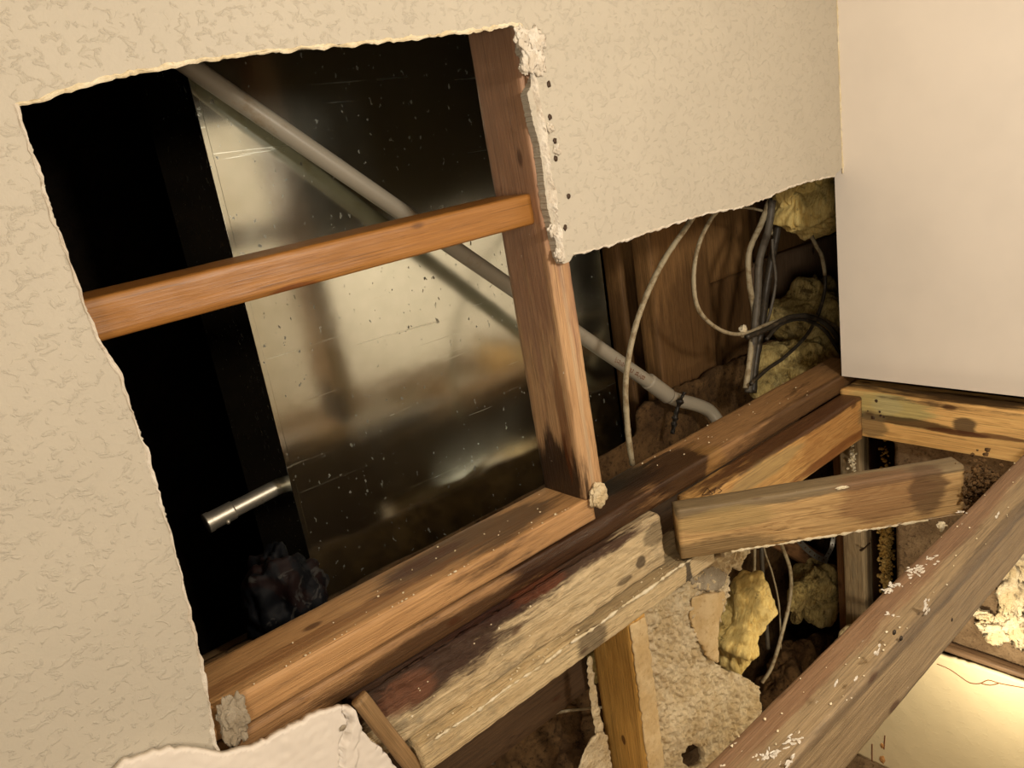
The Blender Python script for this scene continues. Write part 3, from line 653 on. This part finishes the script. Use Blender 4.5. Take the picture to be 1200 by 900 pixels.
# perforated steel strap
def strap(Q, wdt, label):
    pts = spline([Vector(q) for q in Q], 14); bm = bmesh.new(); rows = []
    for i, p in enumerate(pts):
        t = nrm(pts[min(i+1, len(pts)-1)]-pts[max(i-1, 0)]); v = nrm(t.cross(nrm(CAM-p)))
        hole = (i % 5) in (2, 3)
        rows.append([bm.verts.new(p+v*wdt*a) for a in (-.5, -.17, .17, .5)])
    for i in range(len(rows)-1):
        for k in range(3):
            if k == 1 and i % 5 == 2: continue
            bm.faces.new((rows[i][k], rows[i][k+1], rows[i+1][k+1], rows[i+1][k]))
    g = bmesh.ops.solidify(bm, geom=list(bm.faces), thickness=.0008)
    o = link('perforated_strap', bm, M_STEEL); return T(rebase(o), label, 'strap')
strap((aty(.95, 925, 618), aty(.95, 940, 638), aty(.95, 955, 651), aty(.95, 970, 658)), .014, 'perforated steel strap curling under the diagonal brace')
strap((aty(.93, 978, 618), aty(.93, 975, 640), aty(.93, 968, 654)), .010, 'short bent end of perforated strap under the diagonal brace')
# diagonal brown timber and stuff behind the box frame
mQ = wood('dark_timber', (150, 106, 70), (100, 68, 42), [], .2, .6, .8, soot=.4)
q0 = aty(1.02, 860, 615); q1 = aty(1.02, 1015, 700)
Q = beam('fallen_timber', mQ, q0, (q1-q0).length, .03, .05, frame_from(q1-q0, (0, 1, 0)), 41)
T(Q, 'brown timber slanting behind the strap and the lower cables', 'timber')

# right lower bay: upright jamb, torn foam, sheathing
mR = wood('jamb_wood', (160, 136, 104), (108, 84, 60), [((.5, 0, .02), (.5, .03, .008), (74, 54, 38), .6)], .6, .7, .8, mould=.5, soot=.3)
R1 = beam('corner_stud', mR, (1.618, .79, .0), .82, .05, .044, UPR, 42)
T(R1, 'rotted upright corner stud seen below the diagonal brace', 'stud')
crack = link('saw_cut', box_bm((1.562, .788, .506), (1.604, .793, .509)), M_INKD, None); crack.parent = R1; crack.matrix_parent_inverse = R1.matrix_world.inverted()
T(beam('stud_block', mQ, (2.1, .862, 0), .826, .03, .46, UPR, 46, res=.02), 'dark red-brown backing board behind the corner stud', 'board')
sg = link('side_sheathing', rough_sheet([(.2, .0), (.69, .0), (.69, .83), (.2, .83)], 0, .012, .008, lambda x, z: .003*hn((x, z, 0), 30)+.002*hn((x, z, 0), 110), seed=11), M_SHEATH, None, True)
sg.matrix_world = Matrix(((0, 1, 0, 1.515), (1, 0, 0, 0), (0, 0, 1, 0), (0, 0, 0, 1))); sg.data.flip_normals()
T(sg, 'stained brown sheathing on the right above the bright lower board', 'board')
mU = wood('shade_strip_wood', (120, 92, 66), (84, 60, 42), [], .2, .6, .7)
U = beam('shade_strip', mU, (1.487, .74, .372), .46, .025, .012, Matrix(((0, 1, 0, 0), (-1, 0, 0, 0), (0, 0, 1, 0), (0, 0, 0, 1))), 43)  # dark strip stands in for the shadow line above the lower board
T(U, 'dark strip standing in for shade along the top of the bright lower board', 'strip')
# plaster crusts on the sheathing
for k, (px, py, a, b) in enumerate(((1185, 690, .02, .05), (1165, 740, .02, .02), (1190, 735, .02, .03), (1150, 720, .015, .008), (1190, 660, .02, .03))):
    p = atx(1.508, px, py); o = lump('plaster_crust', p, (.005, a, b), M_GYP, 60+k, None, sub=4, a1=.7, a2=.5)
    o.parent = sg; o.matrix_parent_inverse = sg.matrix_world.inverted()
# crumbs
random.seed(11)
def crumbs(name, label, pts, mat, parent=None):
    bm = bmesh.new()
    for p, r in pts:
        g = bmesh.ops.create_icosphere(bm, subdivisions=1, radius=1)
        for v in g['verts']:
            k = random.uniform(.6, 1.4); v.co = Vector((v.co.x*r*k, v.co.y*r*k*.8, v.co.z*r*k*.7))+p
    o = link(name, bm, mat); tag(rebase(o), label, 'debris', None, 'stuff'); return o
pt = []
for i in range(60):
    x = random.uniform(.2, .7); pt.append((Vector((x, random.choice((W+.002, random.uniform(W, .86))), .998)), random.uniform(.0007, .0017)))
for i in range(25): pt.append((Vector((random.uniform(.88, 1.4), random.uniform(W, .86), .9585)), random.uniform(.0007, .0018)))
crumbs('plaster_crumbs', 'white plaster crumbs scattered on the two stacked plates', pt, M_CRUMB)
pt = []
for i in range(40): pt.append((Vector((random.uniform(.35, .95), random.uniform(.739, .757), .829)), random.uniform(.0006, .0020)))
for i in range(14): pt.append((Vector((random.uniform(.33, .60), .757, random.uniform(.85, .915))), random.uniform(.0008, .0018)))
crumbs('plaster_crumbs', 'pale crumbs along the ledge under the mouldy rim board', pt, M_CRUMB)
pt = []
for i in range(50): pt.append((Vector((random.uniform(.5, 1.4), random.uniform(.345, .40), .9165)), random.uniform(.0007, .0018)))
crumbs('plaster_crumbs', 'white crumbs lying on top of the front beam', pt, M_CRUMB)

def cluster(name, label, c, r, n, mat, sz, seed):
    rnd = random.Random(seed); random.seed(seed)
    o = crumbs(name, label, [(Vector(c)+Vector([rnd.gauss(0, r[k]*.5) for k in range(3)]), rnd.uniform(*sz)) for _ in range(n)], mat); return o
M_FOAM = gypsum('crusty_foam', (244, 214, 140), (222, 182, 100), (150, 104, 54), .8)
cluster('crusty_foam', 'crusty yellow foam crumbs filling the joint right of the corner stud', aty(.765, 1038, 630), (.020, .010, .16), 1300, M_FOAM, (.0015, .0055), 5)
cluster('corner_debris', 'pale broken bits in the corner where the two ledger boards meet below', aty(.80, 999, 537), (.008, .006, .03), 60, M_CRUMB, (.002, .005), 6)
cluster('rot_debris', 'dark rotted debris between the brace end and the front beam', (1.252, .436, .870), (.030, .022, .050), 520, M_DIRT, (.0012, .0055), 7)
cluster('rot_debris', 'brown crumbs clinging left of the corner stud behind the brace', aty(.88, 996, 690), (.02, .01, .06), 260, M_DIRT, (.002, .008), 8)
cluster('plaster_rubble', 'pale plaster chips at the right end of the brace underside', aty(.45, 1104, 617), (.008, .004, .006), 14, M_CRUMB, (.002, .006), 9)

# dent in the torn board, stamp on the brace, peeling lines on the lower board
dent = lump('hole', aty(.7505, 402, 853)-Lb.location, (.004, .0012, .003), M_GREYPLASTER, 4, Lb, sub=3, a1=.3, a2=.1)
def strokes(name, lines, pos, r, mat, parent, label=None):
    bm = bmesh.new()
    for L in lines:
        b2 = tube_bm([pos(*p) for p in L], r, 5, n=3); me = bpy.data.meshes.new('t'); b2.to_mesh(me); b2.free(); bm.from_mesh(me); bpy.data.meshes.remove(me)
    o = link(name, bm, mat, parent); o.matrix_parent_inverse = parent.matrix_world.inverted()
    if label: o['label'] = label
    return o
bpy.context.view_layer.update()
strokes('grade_stamp', [[(823, 566), (829, 558)], [(829, 558), (835, 565)], [(835, 565), (823, 566)], [(837, 564), (839, 557)], [(846, 556), (842, 558)], [(842, 558), (846, 561)], [(846, 561), (842, 564)]],
        lambda x, y: atz(.9222, x, y+14), .0006, M_INKD, Fb, 'small dark lumber stamp')
strokes('paint_crack', [[(1098, 778), (1112, 784), (1124, 792), (1136, 800), (1148, 801), (1158, 797), (1172, 801), (1200, 806)], [(1150, 801), (1160, 803), (1170, 801)]],
        lambda x, y: atx(XR-.0006, x, y), .0011, M_INK, wl, 'cracked paint line below its top edge')
strokes('paint_crack', [[(1022, 872), (1022, 900)], [(1037, 862), (1036, 878)]], lambda x, y: atx(XR-.0006, x, y), .0012, M_INK, wl)
for k, (px, py, a, b) in enumerate(((1034, 874, .004, .006), (1034, 890, .005, .009), (1033, 905, .005, .006))):
    o = lump('bare_patch', atx(XR-.0004, px, py), (.0012, a, b), plain('bare_board', (190, 140, 84), .8), 70+k, None, sub=3, a1=.5, a2=.2)
    o.parent = wl; o.matrix_parent_inverse = wl.matrix_world.inverted()
